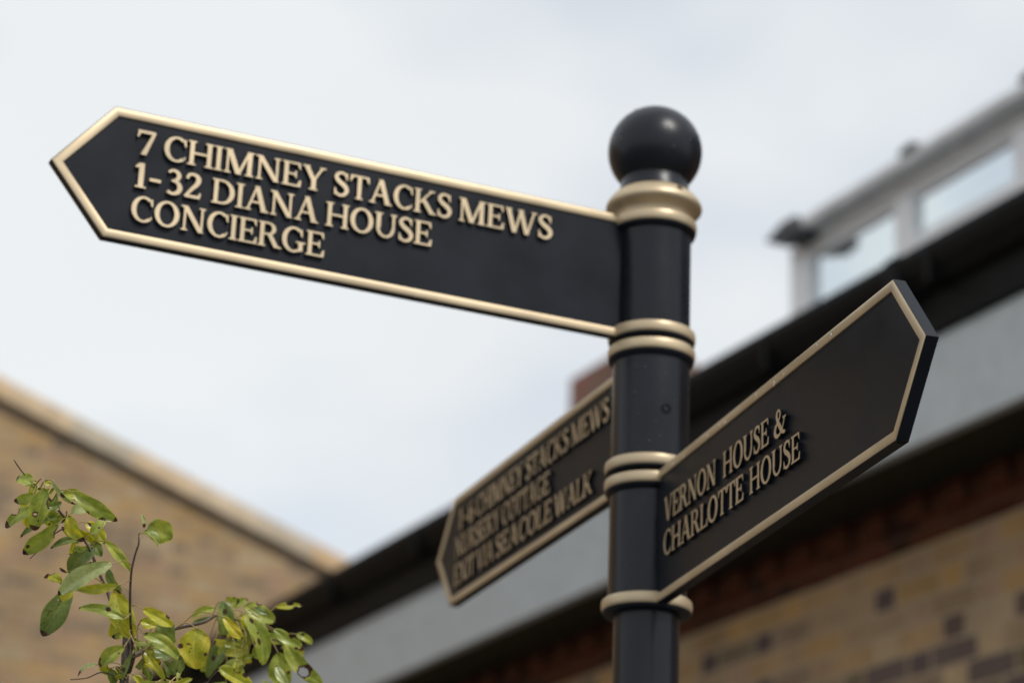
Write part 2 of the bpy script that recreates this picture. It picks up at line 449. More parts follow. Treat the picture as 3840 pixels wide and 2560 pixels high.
# glazed dormer along the roof
DY = 1.2
dz0, dz1 = rz(DY) - 0.05, EV + 1.155
dorm = MB().box(1.78, X1 - 0.4, DY + 0.4, DY + 1.5, dz0, dz1 - 0.03).build('dormer', WHITE, house)
BAY = 0.748
nb = 9
MB().box(1.753, X1 - 0.4, DY - 0.005, DY + 0.06, EV + 0.60, EV + 0.70).build('dormer_sill', WHITE, dorm, 0.004)
MB().box(1.753, X1 - 0.4, DY - 0.002, DY + 0.06, dz1 - 0.045, dz1).build('dormer_head', WHITE, dorm, 0.004)
MB().box(1.753, 1.80, DY + 0.065, DY + 0.395, dz0, dz1).build('dormer_cheek', WHITE, dorm)
for i in range(nb):
    xm = 1.753 + i * BAY
    fr = MB()
    w = 0.115 if i else 0.14
    zb_ = EV + (0.88 if i else 0.70)
    fr.box(xm, xm + w, DY, DY + 0.06, EV + 0.703, dz1 - 0.047)
    xa, xb = xm + w, xm + BAY
    fr.box(xa, xb, DY + 0.012, DY + 0.05, EV + 0.703, zb_ + 0.035)
    fr.box(xa, xb, DY + 0.012, DY + 0.05, dz1 - 0.08, dz1 - 0.048)
    fo = fr.build('window_frame', WHITE, dorm, 0.003)
    MB().box(xa + 0.002, xb - 0.002, DY + 0.03, DY + 0.036, zb_ + 0.036, dz1 - 0.081).build('pane', GLASS, dorm)
MB().box(1.80, X1 - 0.3, DY - 0.03, DY + 1.6, dz1 + 0.002, dz1 + 0.035).build('dormer_roof', LEAD, dorm, 0.006)
MB().box(1.95, X1 - 0.32, DY - 0.10, DY - 0.033, dz1 + 0.0, dz1 + 0.05).build('dormer_gutter', LEAD, dorm, 0.012)
for i in range(nb):
    if i == 0:
        MB().prism([(1.75, dz1 + 0.012), (1.90, dz1 - 0.035), (1.99, dz1 - 0.02), (1.98, dz1 + 0.052), (1.88, dz1 + 0.054)], DY - 0.13, DY - 0.01, 'y').build('corner_flashing', DARKTRIM, dorm, 0.004)
    else:
        xm = 1.935 + i * BAY
        MB().prism([(xm, dz1 + 0.045), (xm + 0.12, dz1 + 0.045), (xm + 0.11, dz1 + 0.066), (xm + 0.05, dz1 + 0.066)], DY - 0.12, DY - 0.04, 'y').build('gutter_clip', DARKTRIM, dorm, 0.003)

# ------------------------------------------------------------------ the golden brick gable on the left
GP = HA + Vector((cos(radians(-59.9)), sin(radians(-59.9)), 0)) * (-4.6)
hx = Vector((cos(radians(30.1)), sin(radians(30.1)), 0))
gab = empty('brick_building', GP + hx * 0.0, radians(30.1))
tag(gab, 'golden stock brick gable with a sloping buff stone coping, behind the leafy branches', 'building')
def ray_plane(px, py, P0, n):
    d = fw + RT * ((px - 1920) / FPX) - UP * ((py - 1280) / FPX)
    t = (P0 - CAM).dot(n) / d.dot(n)
    return CAM + d * t
gn = Vector((-hx.y, hx.x, 0))
Pa = ray_plane(0, 870 * 1.6327, GP, gn); Pb = ray_plane(800 * 1.6327, 1290 * 1.6327, GP, gn)
ax_, bx_ = (Pa - GP).dot(hx), (Pb - GP).dot(hx)
slope = (Pb.z - Pa.z) / (bx_ - ax_)
gz = lambda x: Pa.z + slope * (x - ax_)
xl, xr = ax_ - 8.0, bx_ + 2.2             # unseen ridge, stretched left so the sign arms reflect dark brick; right-hand foot
xll = xl - (xr - xl)
cz = 0.135
MB().prism([(xll, 0), (xr, 0), (xr, gz(xr) - cz - 0.058), (xl, gz(xl) - cz - 0.058), (xll, gz(xr) - cz - 0.058)], 0, 0.3, 'y').build('wall', GABLE_BRICK, gab)
for sgn in (1, -1):
    fl = lambda x: x if sgn == 1 else 2 * xl - x
    MB().prism([(fl(xl), gz(xl) - cz - 0.056), (fl(xr), gz(xr) - cz - 0.056), (fl(xr), gz(xr) - cz), (fl(xl), gz(xl) - cz)], -0.012, 0.312, 'y').build('coping_shade_strip', COPING_SHADE, gab)  # added dark strip that paints the coping's shadow line onto the wall top
    MB().prism([(fl(xl), gz(xl) - cz + 0.002), (fl(xr), gz(xr) - cz + 0.002), (fl(xr), gz(xr)), (fl(xl), gz(xl))], -0.05, 0.35, 'y').build('coping', STONE, gab, 0.012)
MB().prism([(xll, gz(xr) - cz - 0.25), (xl, gz(xl) - cz - 0.25), (xr, gz(xr) - cz - 0.25), (xr, gz(xr) - cz - 0.33), (xl, gz(xl) - cz - 0.33), (xll, gz(xr) - cz - 0.33)], 0.303, 9, 'y').build('roof', SLATE, gab)
for xx in (xll + 0.1, xr - 0.4):
    MB().box(xx, xx + 0.3, 0.302, 9, 0, gz(xr) - cz - 0.335).build('side_wall', GABLE_BRICK, gab)

# ------------------------------------------------------------------ fingerpost
RR, RS, RP = 0.0532, 0.0462, 0.0386         # ring, sleeve and post radii
SP = 0.1672                                 # spacing of the three signs
HS = 0.160                                  # sign height
LC, LT = 0.685, 0.7515
FO = 0.0069                                 # face of the borders from the arm's middle plane
TH = 0.0075
post = empty('fingerpost', (0, 0, 0))
tag(post, 'black and gold fingerpost with a ball finial and three pointed sign arms', 'signpost')
zt = lambda k: ZU - k * SP
lathe('post', [(RP, ZU + 0.03), (RP, 0.0)], GLOSS, post)
lathe('base_collar', [(RP + 0.001, 0.22), (0.052, 0.2), (0.056, 0.17), (0.056, 0.03), (0.075, 0.02), (0.08, 0.0)], BLACK, post)

# finial
prof = []
Rb, zb = 0.0588, ZU + 0.0971
for i in range(40):
    a = pi / 2 - (pi / 2 + radians(45)) * i / 39
    prof.append((max(0.0004, Rb * cos(a)), zb + Rb * sin(a)))
prof += [(0.0418, ZU + 0.0535), (0.0425, ZU + 0.0480), (0.0440, ZU + 0.0430), (0.0452, ZU + 0.0400), (0.0452, ZU + 0.0360)]
lathe('finial_ball', prof, GLOSS, post)
prof = [(r_, ZU + z_) for r_, z_ in ((0.040, 0.0378), (0.0462, 0.0376), (0.0490, 0.0358), (0.0522, 0.0328), (0.0552, 0.0290), (0.0578, 0.0248), (0.0593, 0.0212), (0.0596, 0.0190),
        (0.0590, 0.0165), (0.0568, 0.0140), (0.0530, 0.0120), (0.0490, 0.0100), (0.0468, 0.0065), (0.0464, 0.0008), (0.040, 0.0006))]
lathe('finial_collar', prof, GOLD, post)

def ring(z0, parent, flip):
    """gold band with a black chamfer beneath; z0 = its top"""
    h = 0.0140
    pr = [(RS - 0.001, z0 - 0.0002), (RR - 0.0022, z0 - 0.0003), (RR - 0.0006, z0 - 0.0018), (RR, z0 - 0.0045), (RR + 0.0002, z0 - h * 0.5), (RR, z0 - h + 0.0035), (RR - 0.0006, z0 - h + 0.0010), (RR - 0.0014, z0 - h), (RS - 0.001, z0 - h)]
    o = lathe('ring', pr, GOLD, parent)
    return o

for k in range(3):
    z = zt(k)
    sl = lathe('sleeve', [(RS, z - 0.0006), (RS, z - HS + 0.0004)], GLOSS, post)
    ring(z, sl, False); ring(z - HS + 0.0146, sl, True)
    lathe('flange', [(RS - 0.0005, z - 0.0143), (RR - 0.0008, z - 0.0144), (RR - 0.002, z - 0.0175), (RS - 0.0005, z - 0.0215)], BLACK, sl)
    lathe('flange', [(RP, z - HS), (RR - 0.0008, z - HS + 0.0003), (RR - 0.002, z - HS - 0.0028), (RP, z - HS - 0.0050)], BLACK, sl)

# ---- lettering: strokes and serifs on a cap height of 1, merged into one outline per glyph
def rect(x0, y0, x1, y1): return [(x0, y0), (x1, y0), (x1, y1), (x0, y1)]
def bar(xa, ya, xb, yb, w): return [(xa - w / 2, ya), (xa + w / 2, ya), (xb + w / 2, yb), (xb - w / 2, yb)]
def ell(cx, cy, rx, ry, ts, tt, a0, a1, n=26):
    out = []
    for i in range(n):
        a, b_ = radians(a0 + (a1 - a0) * i / n), radians(a0 + (a1 - a0) * (i + 1) / n)
        P = lambda t, k: (cx + (rx - k * ts) * cos(t), cy + (ry - k * tt) * sin(t))
        out.append([P(a, 0), P(b_, 0), P(b_, 1), P(a, 1)])
    return out
def stroke(pts, ws, n=7):
    """smooth centre line through pts with half-widths ws"""
    out = []; P = [pts[0]] + list(pts) + [pts[-1]]; Ws = [ws[0]] + list(ws) + [ws[-1]]
    cl = []
    for i in range(1, len(P) - 2):
        for j in range(n):
            t = j / n
            c = [0.5 * ((2 * P[i][q]) + (-P[i - 1][q] + P[i + 1][q]) * t + (2 * P[i - 1][q] - 5 * P[i][q] + 4 * P[i + 1][q] - P[i + 2][q]) * t * t + (-P[i - 1][q] + 3 * P[i][q] - 3 * P[i + 1][q] + P[i + 2][q]) * t ** 3) for q in (0, 1)]
            cl.append((c[0], c[1], Ws[i] + (Ws[i + 1] - Ws[i]) * t))
    cl.append((P[-1][0], P[-1][1], ws[-1]))
    L = []
    for i, (x, y, w) in enumerate(cl):
        a = cl[max(0, i - 1)]; b_ = cl[min(len(cl) - 1, i + 1)]
        dx, dy = b_[0] - a[0], b_[1] - a[1]; l = math.hypot(dx, dy) or 1
        L.append(((x - dy / l * w, y + dx / l * w), (x + dy / l * w, y - dx / l * w)))
    for i in range(len(L) - 1):
        out.append([L[i][0], L[i + 1][0], L[i + 1][1], L[i][1]])
    return out
T, t_, SH = 0.150, 0.085, 0.065
def ser(x0, x1, y):
    if y == 0: return [[(x0, 0), (x1, 0), (x1, SH * 0.7), ((x0 + x1) / 2, SH * 1.4), (x0, SH * 0.7)]]
    return [[(x0, 1), (x0, 1 - SH * 0.7), ((x0 + x1) / 2, 1 - SH * 1.4), (x1, 1 - SH * 0.7), (x1, 1)]]
def stem(x, w=T, bot=True, top=True):
    o = [rect(x, 0, x + w, 1)]
    if bot: o += ser(x - 0.075, x + w + 0.075, 0)
    if top: o += ser(x - 0.075, x + w + 0.075, 1)
    return o
def arms_E(x, bot=True):
    o = [rect(x, 0.93, x + 0.5, 1), [(x + 0.40, 0.95), (x + 0.5, 1), (x + 0.52, 0.74), (x + 0.48, 0.74)]] if bot != 'L' else []
    if bot: o += [rect(x, 0, x + 0.54, 0.07), [(x + 0.42, 0.05), (x + 0.50, 0.28), (x + 0.56, 0.28), (x + 0.54, 0)]]
    return o
G = {}
G['I'] = (0.34, stem(0.09))
G['H'] = (0.96, stem(0.09) + stem(0.71) + [rect(0.2, 0.46, 0.75, 0.54)])
G['E'] = (0.74, stem(0.09) + arms_E(0.17) + [rect(0.2, 0.47, 0.52, 0.54), [(0.46, 0.505), (0.51, 0.65), (0.55, 0.65), (0.55, 0.36), (0.51, 0.36)]])
G['L'] = (0.72, stem(0.09) + arms_E(0.17, 'L'))
G['T'] = (0.80, stem(0.32, top=False) + [rect(0.06, 0.93, 0.745, 1), [(0.03, 1), (0.01, 0.73), (0.055, 0.73), (0.15, 0.95), (0.15, 1)], [(0.775, 1), (0.795, 0.73), (0.75, 0.73), (0.655, 0.95), (0.655, 1)]])
G['D'] = (0.92, stem(0.09) + ell(0.38, 0.5, 0.49, 0.5, 0.175, 0.075, -90, 90) + [rect(0.2, 0.925, 0.385, 1), rect(0.2, 0, 0.385, 0.075)])
G['O'] = (0.98, ell(0.49, 0.5, 0.455, 0.525, 0.175, 0.085, 0, 360, 44))
G['C'] = (0.86, ell(0.48, 0.5, 0.44, 0.525, 0.175, 0.085, 52, 312, 34) + [[(0.70, 0.90), (0.79, 0.98), (0.815, 0.66), (0.765, 0.66)], [(0.70, 0.05), (0.745, 0.08), (0.82, 0.21), (0.77, 0.25)]])
G['G'] = (0.95, ell(0.48, 0.5, 0.44, 0.525, 0.175, 0.085, 52, 300, 34) + [[(0.70, 0.90), (0.79, 0.98), (0.815, 0.66), (0.765, 0.66)], rect(0.68, 0.06, 0.84, 0.42), [(0.58, 0.38), (0.94, 0.38), (0.94, 0.44), (0.58, 0.44)], [(0.55, 0.0), (0.84, 0.08), (0.84, 0.14), (0.60, 0.10)]])
G['R'] = (0.90, stem(0.09) + ell(0.40, 0.74, 0.29, 0.26, 0.15, 0.07, -90, 90, 16) + [rect(0.2, 0.93, 0.405, 1), rect(0.2, 0.48, 0.405, 0.55), bar(0.75, 0, 0.46, 0.51, 0.19)] + ser(0.66, 0.93, 0))
G['N'] = (0.98, [rect(0.13, 0, 0.21, 1), bar(0.80, 0, 0.16, 1, 0.20), rect(0.77, 0, 0.85, 1)] + ser(0.05, 0.29, 0) + ser(0.02, 0.24, 1) + ser(0.69, 0.93, 1))
G['M'] = (1.14, [rect(0.11, 0, 0.19, 1), bar(0.56, 0, 0.19, 1, 0.20), bar(0.56, 0, 0.92, 1, 0.10), rect(0.865, 0, 1.03, 1)] + ser(0.03, 0.27, 0) + ser(0.03, 0.28, 1) + ser(0.79, 1.105, 0) + ser(0.84, 1.105, 1))
G['A'] = (0.96, [bar(0.13, 0, 0.45, 1.0, 0.085), bar(0.77, 0, 0.46, 1.03, 0.19), rect(0.24, 0.32, 0.66, 0.395)] + ser(0.01, 0.27, 0) + ser(0.64, 0.94, 0))
G['V'] = (0.94, [bar(0.46, -0.02, 0.16, 1, 0.19), bar(0.48, -0.02, 0.80, 1, 0.09)] + ser(0.02, 0.32, 1) + ser(0.68, 0.92, 1))
G['W'] = (1.36, [bar(0.42, -0.02, 0.15, 1, 0.18), bar(0.44, -0.02, 0.68, 1, 0.09), bar(0.93, -0.02, 0.66, 1, 0.18), bar(0.95, -0.02, 1.22, 1, 0.09)] + ser(0.02, 0.30, 1) + ser(0.55, 0.80, 1) + ser(1.11, 1.34, 1))
G['Y'] = (0.90, [bar(0.44, 0.42, 0.15, 1, 0.18), bar(0.46, 0.42, 0.76, 1, 0.09), rect(0.365, 0, 0.53, 0.48)] + ser(0.29, 0.605, 0) + ser(0.02, 0.30, 1) + ser(0.65, 0.88, 1))
G['X'] = (0.94, [bar(0.76, 0, 0.17, 1, 0.20), bar(0.15, 0, 0.76, 1, 0.09)] + ser(0.03, 0.28, 0) + ser(0.62, 0.92, 0) + ser(0.03, 0.32, 1) + ser(0.64, 0.88, 1))
G['K'] = (0.95, stem(0.09) + [bar(0.26, 0.42, 0.74, 1, 0.10), bar(0.78, 0, 0.40, 0.58, 0.20)] + ser(0.66, 0.94, 0) + ser(0.62, 0.86, 1))
G['U'] = (0.96, [rect(0.10, 0.36, 0.265, 1), rect(0.73, 0.36, 0.83, 1)] + ser(0.02, 0.34, 1) + ser(0.65, 0.91, 1) + ell(0.465, 0.38, 0.365, 0.405, 0.13, 0.095, 180, 360, 24))
G['S'] = (0.66, stroke([(0.54, 0.78), (0.46, 0.93), (0.31, 0.975), (0.16, 0.90), (0.12, 0.755), (0.22, 0.61), (0.40, 0.49), (0.53, 0.35), (0.54, 0.20), (0.44, 0.06), (0.28, 0.02), (0.15, 0.08), (0.08, 0.24)],
        [0.035, 0.045, 0.05, 0.06, 0.075, 0.085, 0.095, 0.085, 0.075, 0.06, 0.05, 0.045, 0.035]) + [rect(0.515, 0.68, 0.56, 0.985), rect(0.06, 0.015, 0.105, 0.32)])
G['1'] = (0.46, [rect(0.16, 0, 0.32, 1)] + ser(0.07, 0.41, 0) + [[(0.03, 0.84), (0.06, 0.79), (0.20, 0.84), (0.20, 1), (0.16, 1)]])
G['2'] = (0.64, stroke([(0.10, 0.76), (0.15, 0.93), (0.30, 0.97), (0.44, 0.90), (0.48, 0.74), (0.41, 0.55), (0.26, 0.34), (0.10, 0.08)], [0.045, 0.05, 0.055, 0.075, 0.085, 0.075, 0.06, 0.05]) + [rect(0.04, 0, 0.52, 0.115), [(0.46, 0.05), (0.54, 0.24), (0.59, 0.24), (0.56, 0), (0.46, 0)]])
G['3'] = (0.62, stroke([(0.08, 0.86), (0.20, 0.965), (0.36, 0.93), (0.43, 0.77), (0.36, 0.60), (0.20, 0.53)], [0.04, 0.05, 0.065, 0.075, 0.06, 0.04]) + stroke([(0.22, 0.545), (0.40, 0.50), (0.49, 0.30), (0.42, 0.10), (0.24, 0.02), (0.08, 0.09)], [0.04, 0.065, 0.085, 0.075, 0.055, 0.055]))
G['6'] = (0.66, stroke([(0.50, 0.97), (0.28, 0.86), (0.14, 0.60), (0.14, 0.32), (0.22, 0.10), (0.36, 0.03), (0.50, 0.12), (0.54, 0.31), (0.47, 0.50), (0.34, 0.55), (0.20, 0.46)], [0.03, 0.05, 0.075, 0.085, 0.07, 0.05, 0.07, 0.08, 0.065, 0.045, 0.035]))
G['7'] = (0.64, [rect(0.06, 0.88, 0.58, 1), [(0.04, 1), (0.02, 0.70), (0.065, 0.70), (0.13, 0.90), (0.13, 1)], [(0.17, 0), (0.345, 0), (0.60, 0.95), (0.58, 1.0), (0.49, 0.90)]])
G['-'] = (0.46, [rect(0.05, 0.34, 0.40, 0.46)])
G['&'] = (0.98, stroke([(0.86, 0.56), (0.74, 0.30), (0.58, 0.11), (0.38, 0.02), (0.18, 0.07), (0.10, 0.24), (0.17, 0.41), (0.34, 0.54), (0.50, 0.70), (0.51, 0.87), (0.39, 0.97), (0.27, 0.90), (0.25, 0.74), (0.36, 0.52), (0.58, 0.22), (0.76, 0.05), (0.92, 0.03)],
        [0.035, 0.035, 0.04, 0.06, 0.08, 0.085, 0.07, 0.04, 0.04, 0.045, 0.04, 0.06, 0.07, 0.085, 0.095, 0.07, 0.035]) + [rect(0.72, 0.555, 0.98, 0.615)])

def glyph_mesh(ch_):
    polys = G[ch_][1]
    vs, fs = [], []
    for P in polys:
        # make counter-clockwise and drop degenerate outlines
        a = sum(P[i][0] * P[(i + 1) % len(P)][1] - P[(i + 1) % len(P)][0] * P[i][1] for i in range(len(P)))
        if abs(a) < 1e-6: continue
        if a < 0: P = P[::-1]
        n = len(vs); vs += [Vector(q) for q in P]; fs.append(list(range(n, n + len(P))))
    v, e, f, _, _, fo = delaunay_2d_cdt(vs, [], fs, 0, 1e-5)
    f = [tuple(q) for q, o in zip(f, fo) if len(o) > 0]
    return [(p_.x, p_.y) for p_ in v], f
GC = {}

def lettering(parent, words, base, cap, flip, depth0, label):
    """words: (text, s_start, s_end) in metres along the arm; flip = text runs towards the post (face on local +y)"""
    V_, F_, MI = [], [], []
    for text, s0, s1 in words:
        wt = sum(G[c][0] for c in text) - 0.06
        sc = abs(s1 - s0) / wt; xx = -0.03 * sc; sg = -1 if flip else 1
        for c in text:
            if c not in GC: GC[c] = glyph_mesh(c)
            gv, gf = GC[c]
            n = len(V_); k = len(gv)
            def P(x, y, h): return (s0 + sg * (xx + x * sc), (depth0 + h) * (1 if flip else -1), base + y * cap)
            V_ += [P(x, y, 0.0046) for x, y in gv] + [P(x, y, -0.0005) for x, y in gv]
            cnt = {}
            for q in gf:
                F_.append(tuple(n + i for i in q)); MI.append(0)
                for i in range(len(q)):
                    e = (q[i], q[(i + 1) % len(q)]); cnt[e] = 1
            for a, b_ in cnt:
                if (b_, a) not in cnt: F_.append((n + b_, n + a, n + k + a, n + k + b_)); MI.append(1)
            xx += G[c][0] * sc
    o = fix_normals(mesh('lettering', V_, F_, None, parent, mats=[GOLD, BLACK], midx=MI))
    o['label'] = label
    return o

# ---- arms
def arm_outline(d, s0):
    """hexagon inset by d from the outer edge, z measured from the top edge"""
    hx_, hz_ = LT - LC, HS / 2
    L = math.hypot(hx_, hz_)
    k1 = d * (L - hx_) / hz_                # mitre at the shoulders
    tip = d * L / hz_
    return [(s0, -d), (LC - k1, -d), (LT - tip, -hz_), (LC - k1, -HS + d), (s0, -HS + d)]

def make_arm(k, ang, label):
    z = zt(k)
    S0 = 0.036
    bd = 0.0108
    o = arm_outline(0.0, S0)
    v, f = [], []
    hp = FO - 0.0022                        # recessed panel plane
    # body: outer hexagon wall black, open behind the border, plus both recessed panels
    for y in (-(FO - 0.0006), FO - 0.0006):
        v += [(s, y, zz) for s, zz in o]
    n = 5
    for i in range(n):
        j = (i + 1) % n
        f.append((i, j, n + j, n + i))
    io = arm_outline(0.003, S0); q0 = len(v)
    for y in (-(FO - 0.0006), FO - 0.0006):
        v += [(s, y, zz) for s, zz in io]
    for i in range(4):
        f.append((i, i + 1, q0 + i + 1, q0 + i)); f.append((n + i, n + i + 1, q0 + 5 + i + 1, q0 + 5 + i))
    ip = arm_outline(bd - 0.001, S0)
    b0 = len(v)
    for y in (-hp, hp):
        v += [(s, y, zz) for s, zz in ip]
    f += [tuple(b0 + i for i in range(5)), tuple(b0 + 5 + i for i in reversed(range(5)))]
    body = fix_normals(mesh('sign_arm', v, f, BLACK, post))
    body.location = (0, 0, z); body.rotation_euler = (0, 0, ang)
    body['label'] = label
    for sg in (1, -1):
        pr = [(0.0008, FO - 0.0012), (0.0006, FO - 0.0005), (0.0012, FO - 0.0001), (0.0030, FO + 0.0003), (0.0055, FO + 0.0004), (0.008, FO + 0.0003), (bd - 0.0010, FO - 0.0002), (bd - 0.0003, FO - 0.0006), (bd, hp - 0.0003)]
        v, f = [], []
        for d, h in pr:
            v += [(s, sg * h, zz) for s, zz in arm_outline(d, S0 + 0.004)]
        for a in range(len(pr) - 1):
            for i in range(4):
                f.append((a * 5 + i, a * 5 + i + 1, (a + 1) * 5 + i + 1, (a + 1) * 5 + i))
        bo = mesh('border', v, f, GOLD, body)
        fix_normals(bo); auto_smooth(bo, 40)
    return body
hp = FO - 0.0022
A1 = make_arm(0, 3.600579, 'upper sign arm pointing left, three lines of gold lettering')
A2 = make_arm(1, 1.985209, 'middle sign arm pointing away behind the post')
A3 = make_arm(2, -1.225748, 'lower sign arm pointing towards the viewer on the right, two lines of gold lettering')
mm = 0.001
CAPH = 0.0300
lettering(A1, [('7', .657, .6355), ('CHIMNEY', .6255, .4315), ('STACKS', .4205, .2720), ('MEWS', .2625, .1405)], -.0532, CAPH, True, hp, 'gold line reading 7 CHIMNEY STACKS MEWS')
lettering(A1, [('1-', .6565, .6245), ('32', .6190, .5775), ('DIANA', .5650, .4370), ('HOUSE', .4275, .2960)], -.0938, CAPH, True, hp, 'gold line reading 1-32 DIANA HOUSE')
lettering(A1, [('CONCIERGE', .6565, .4275)], -.1344, CAPH, True, hp, 'gold line reading CONCIERGE')
lettering(A2, [('1-6', .652, .590), ('CHIMNEY', .580, .4000), ('STACKS', .3890, .2390), ('MEWS', .2290, .1060)], -.0560, CAPH, True, hp, 'gold line reading 1-6 CHIMNEY STACKS MEWS')
lettering(A2, [('NURSERY', .662, .4840), ('COTTAGE', .4740, .3020)], -.0966, CAPH, True, hp, 'gold line reading NURSERY COTTAGE')
lettering(A2, [('EXIT', .6620, .5780), ('VIA', .5680, .5040), ('SEACOLE', .4940, .2900), ('WALK', .2800, .1560)], -.1372, CAPH, True, hp, 'gold line reading EXIT VIA SEACOLE WALK')
lettering(A3, [('VERNON', .0800, .2400), ('HOUSE', .2620, .3890), ('&', .4040, .4340)], -.0725, 0.0290, False, hp, 'gold line reading VERNON HOUSE &')
lettering(A3, [('CHARLOTTE', .0785, .3200), ('HOUSE', .3380, .4700)], -.1130, 0.0290, False, hp, 'gold line reading CHARLOTTE HOUSE')

# fixings: small grub screws in the sleeves and under the lowest arm's tip
def screw(parent, P, nrm, r=0.0035):
    v, f = [], []
    q = Vector(nrm).to_track_quat('Z', 'Y').to_matrix()
    pr = [(r * 1.15, 0.0), (r * 1.1, 0.0008), (r * 0.75, 0.0009), (r * 0.6, -0.0006), (0.0001, -0.0007)]
    for rr, h in pr:
        for i in range(20):
            a = 2 * pi * i / 20
            v.append(Vector(P) + q @ Vector((rr * cos(a), rr * sin(a), h)))
    for k in range(len(pr) - 1):
        for i in range(20):
            f.append((k * 20 + i, k * 20 + (i + 1) % 20, (k + 1) * 20 + (i + 1) % 20, (k + 1) * 20 + i))
    return mesh('grub_screw', v, f, GUTTER, parent)
a_ = radians(-66)
screw(post, ((RS + 0.0003) * cos(a_), (RS + 0.0003) * sin(a_), zt(1) - 0.088), (cos(a_), sin(a_), 0), 0.0055)
a2 = radians(-56)
screw(post, (0.0552 * cos(a2), 0.0552 * sin(a2), ZU + 0.0290), (cos(a2) * .8, sin(a2) * .8, .55), 0.0035)
screw(A3, (LC - 0.002, 0.0, -HS + 0.0004), (0, 0, -1), 0.004)
screw(A1, (0.20, 0.0, -HS + 0.0004), (0, 0, -1), 0.003)

# raindrops clinging to the paint
def drop(parent, P, nrm, r, sx=1.0, sz=1.25, mat=None):
    v, f = [], []
    q = Vector(nrm).to_track_quat('Y', 'Z').to_matrix()
    nu, nv = 12, 6
    for j in range(nv + 1):
        ph = (pi / 2) * j / nv
        for i in range(nu):
            a = 2 * pi * i / nu
            sag = 1.0 if sin(a) > 0 else 1.1
            v.append(Vector(P) + q @ Vector((r * sx * cos(a) * cos(ph), r * 0.38 * sin(ph) - 0.0001, r * sz * sag * sin(a) * cos(ph))))
    for j in range(nv):
        for i in range(nu):
            f.append((j * nu + i, j * nu + (i + 1) % nu, (j + 1) * nu + (i + 1) % nu, (j + 1) * nu + i))
    return mesh('raindrop', v, f, mat or WATER, parent, smooth=True)
for s in (0.10, 0.135, 0.21, 0.245, 0.262, 0.30, 0.35, 0.372, 0.40, 0.425, 0.433, 0.445, 0.458, 0.51, 0.545):
    drop(A3, (s, -(FO + 0.0005), -0.006 - R.random() * 0.004), (0, -1, 0), 0.0008 + R.random() * 0.0012, 0.8, 1.6)
for i in range(14):
    a = radians(R.uniform(-120, -50)); z = zt(1) - R.uniform(0.03, 0.15)
    drop(post, (RS * cos(a), RS * sin(a), z), (cos(a), sin(a), 0), R.uniform(0.001, 0.0022), mat=WET)
for i in range(16):
    a = radians(R.uniform(-170, -10)); e = radians(R.uniform(-25, 60))
    nrm = Vector((cos(a) * cos(e), sin(a) * cos(e), sin(e)))
    drop(post, Vector((0, 0, zb)) + nrm * Rb, nrm, R.uniform(0.0010, 0.0022), mat=WET)

# ------------------------------------------------------------------ young pear tree, branches and leaves at the lower left
def cp(x, y): return (x / 1.296, 1350 + y / 1.296)
def P3(x, y, d):
    X, Y = cp(x, y); return at(X, Y, d)

def tube(name, pts, rad, mat, parent, n=10, kn=0.08):
    """tapered smooth tube through world points"""
    Q = []
    P = [pts[0]] + pts + [pts[-1]]; Rr = [rad[0]] + rad + [rad[-1]]
    sub = 6
    for i in range(1, len(P) - 2):
        for j in range(sub):
            t = j / sub
            c = 0.5 * ((2 * P[i]) + (-P[i - 1] + P[i + 1]) * t + (2 * P[i - 1] - 5 * P[i] + 4 * P[i + 1] - P[i + 2]) * t * t + (-P[i - 1] + 3 * P[i] - 3 * P[i + 1] + P[i + 2]) * t ** 3)
            Q.append((c, Rr[i] + (Rr[i + 1] - Rr[i]) * t))
    Q.append((P[-1], rad[-1]))
    v, f = [], []
    org = pts[0].copy()
    nrm = None
    for i, (c, r_) in enumerate(Q):
        d = (Q[min(i + 1, len(Q) - 1)][0] - Q[max(i - 1, 0)][0]).normalized()
        if nrm is None: nrm = d.orthogonal().normalized()
        nrm = (nrm - d * nrm.dot(d)).normalized(); bi = d.cross(nrm)
        rr = r_ * (1 + kn * noise.noise(c * 140))
        for k in range(n):
            a = 2 * pi * k / n
            v.append(c + (nrm * cos(a) + bi * sin(a)) * rr - org)
    for i in range(len(Q) - 1):
        for k in range(n):
            f.append((i * n + k, i * n + (k + 1) % n, (i + 1) * n + (k + 1) % n, (i + 1) * n + k))
    f.append(tuple(range(n))); f.append(tuple(reversed(range((len(Q) - 1) * n, len(Q) * n))))
    o = mesh(name, v, f, mat, None, smooth=True)
    fix_normals(o)
    return o, org

foot = P3(605, 1600, 2.28); foot = Vector((foot.x + 0.05, foot.y + 0.06, 0))
pear = empty('pear_tree', foot)
tag(pear, 'young pear tree with yellowing, brown-spotted leaves on thin branches at the lower left', 'tree')
def put(o, org, parent, porg):
    o.parent = parent; o.location = org - porg
    return o
BR = {}
def branch(key, spec, label=None, name='branch'):
    pts = [P3(x, y, d) for x, y, d, r in spec]
    o, org = tube(name, pts, [r * (0.68 if key == 'mid' else 0.8) for x, y, d, r in spec], BARK, None)
    put(o, org, pear, foot)
    if label: o['label'] = label
    BR[key] = (o, org, pts)
tk = [foot.copy(), foot + Vector((0.01, -0.02, 0.5)), foot + Vector((-0.03, -0.03, 1.1)), P3(600, 1600, 2.28), P3(622, 1510, 2.275), P3(648, 1430, 2.27)]
o_, org_ = tube('trunk', tk, [0.012, 0.010, 0.0075, 0.0042, 0.0036, 0.0026], BARK, None, 14)
put(o_, org_, pear, foot)
BR['trunk'] = (o_, org_, tk)
branch('mid', [(649, 1435, 2.27, .0026), (640, 1340, 2.262, .0019), (632, 1200, 2.255, .0017), (637, 1040, 2.25, .0015), (655, 950, 2.25, .0013), (673, 895, 2.25, .0012), (674, 862, 2.25, .0009), (674, 848, 2.25, .0002)], 'slender upright shoot with one cupped leaf at its tip')
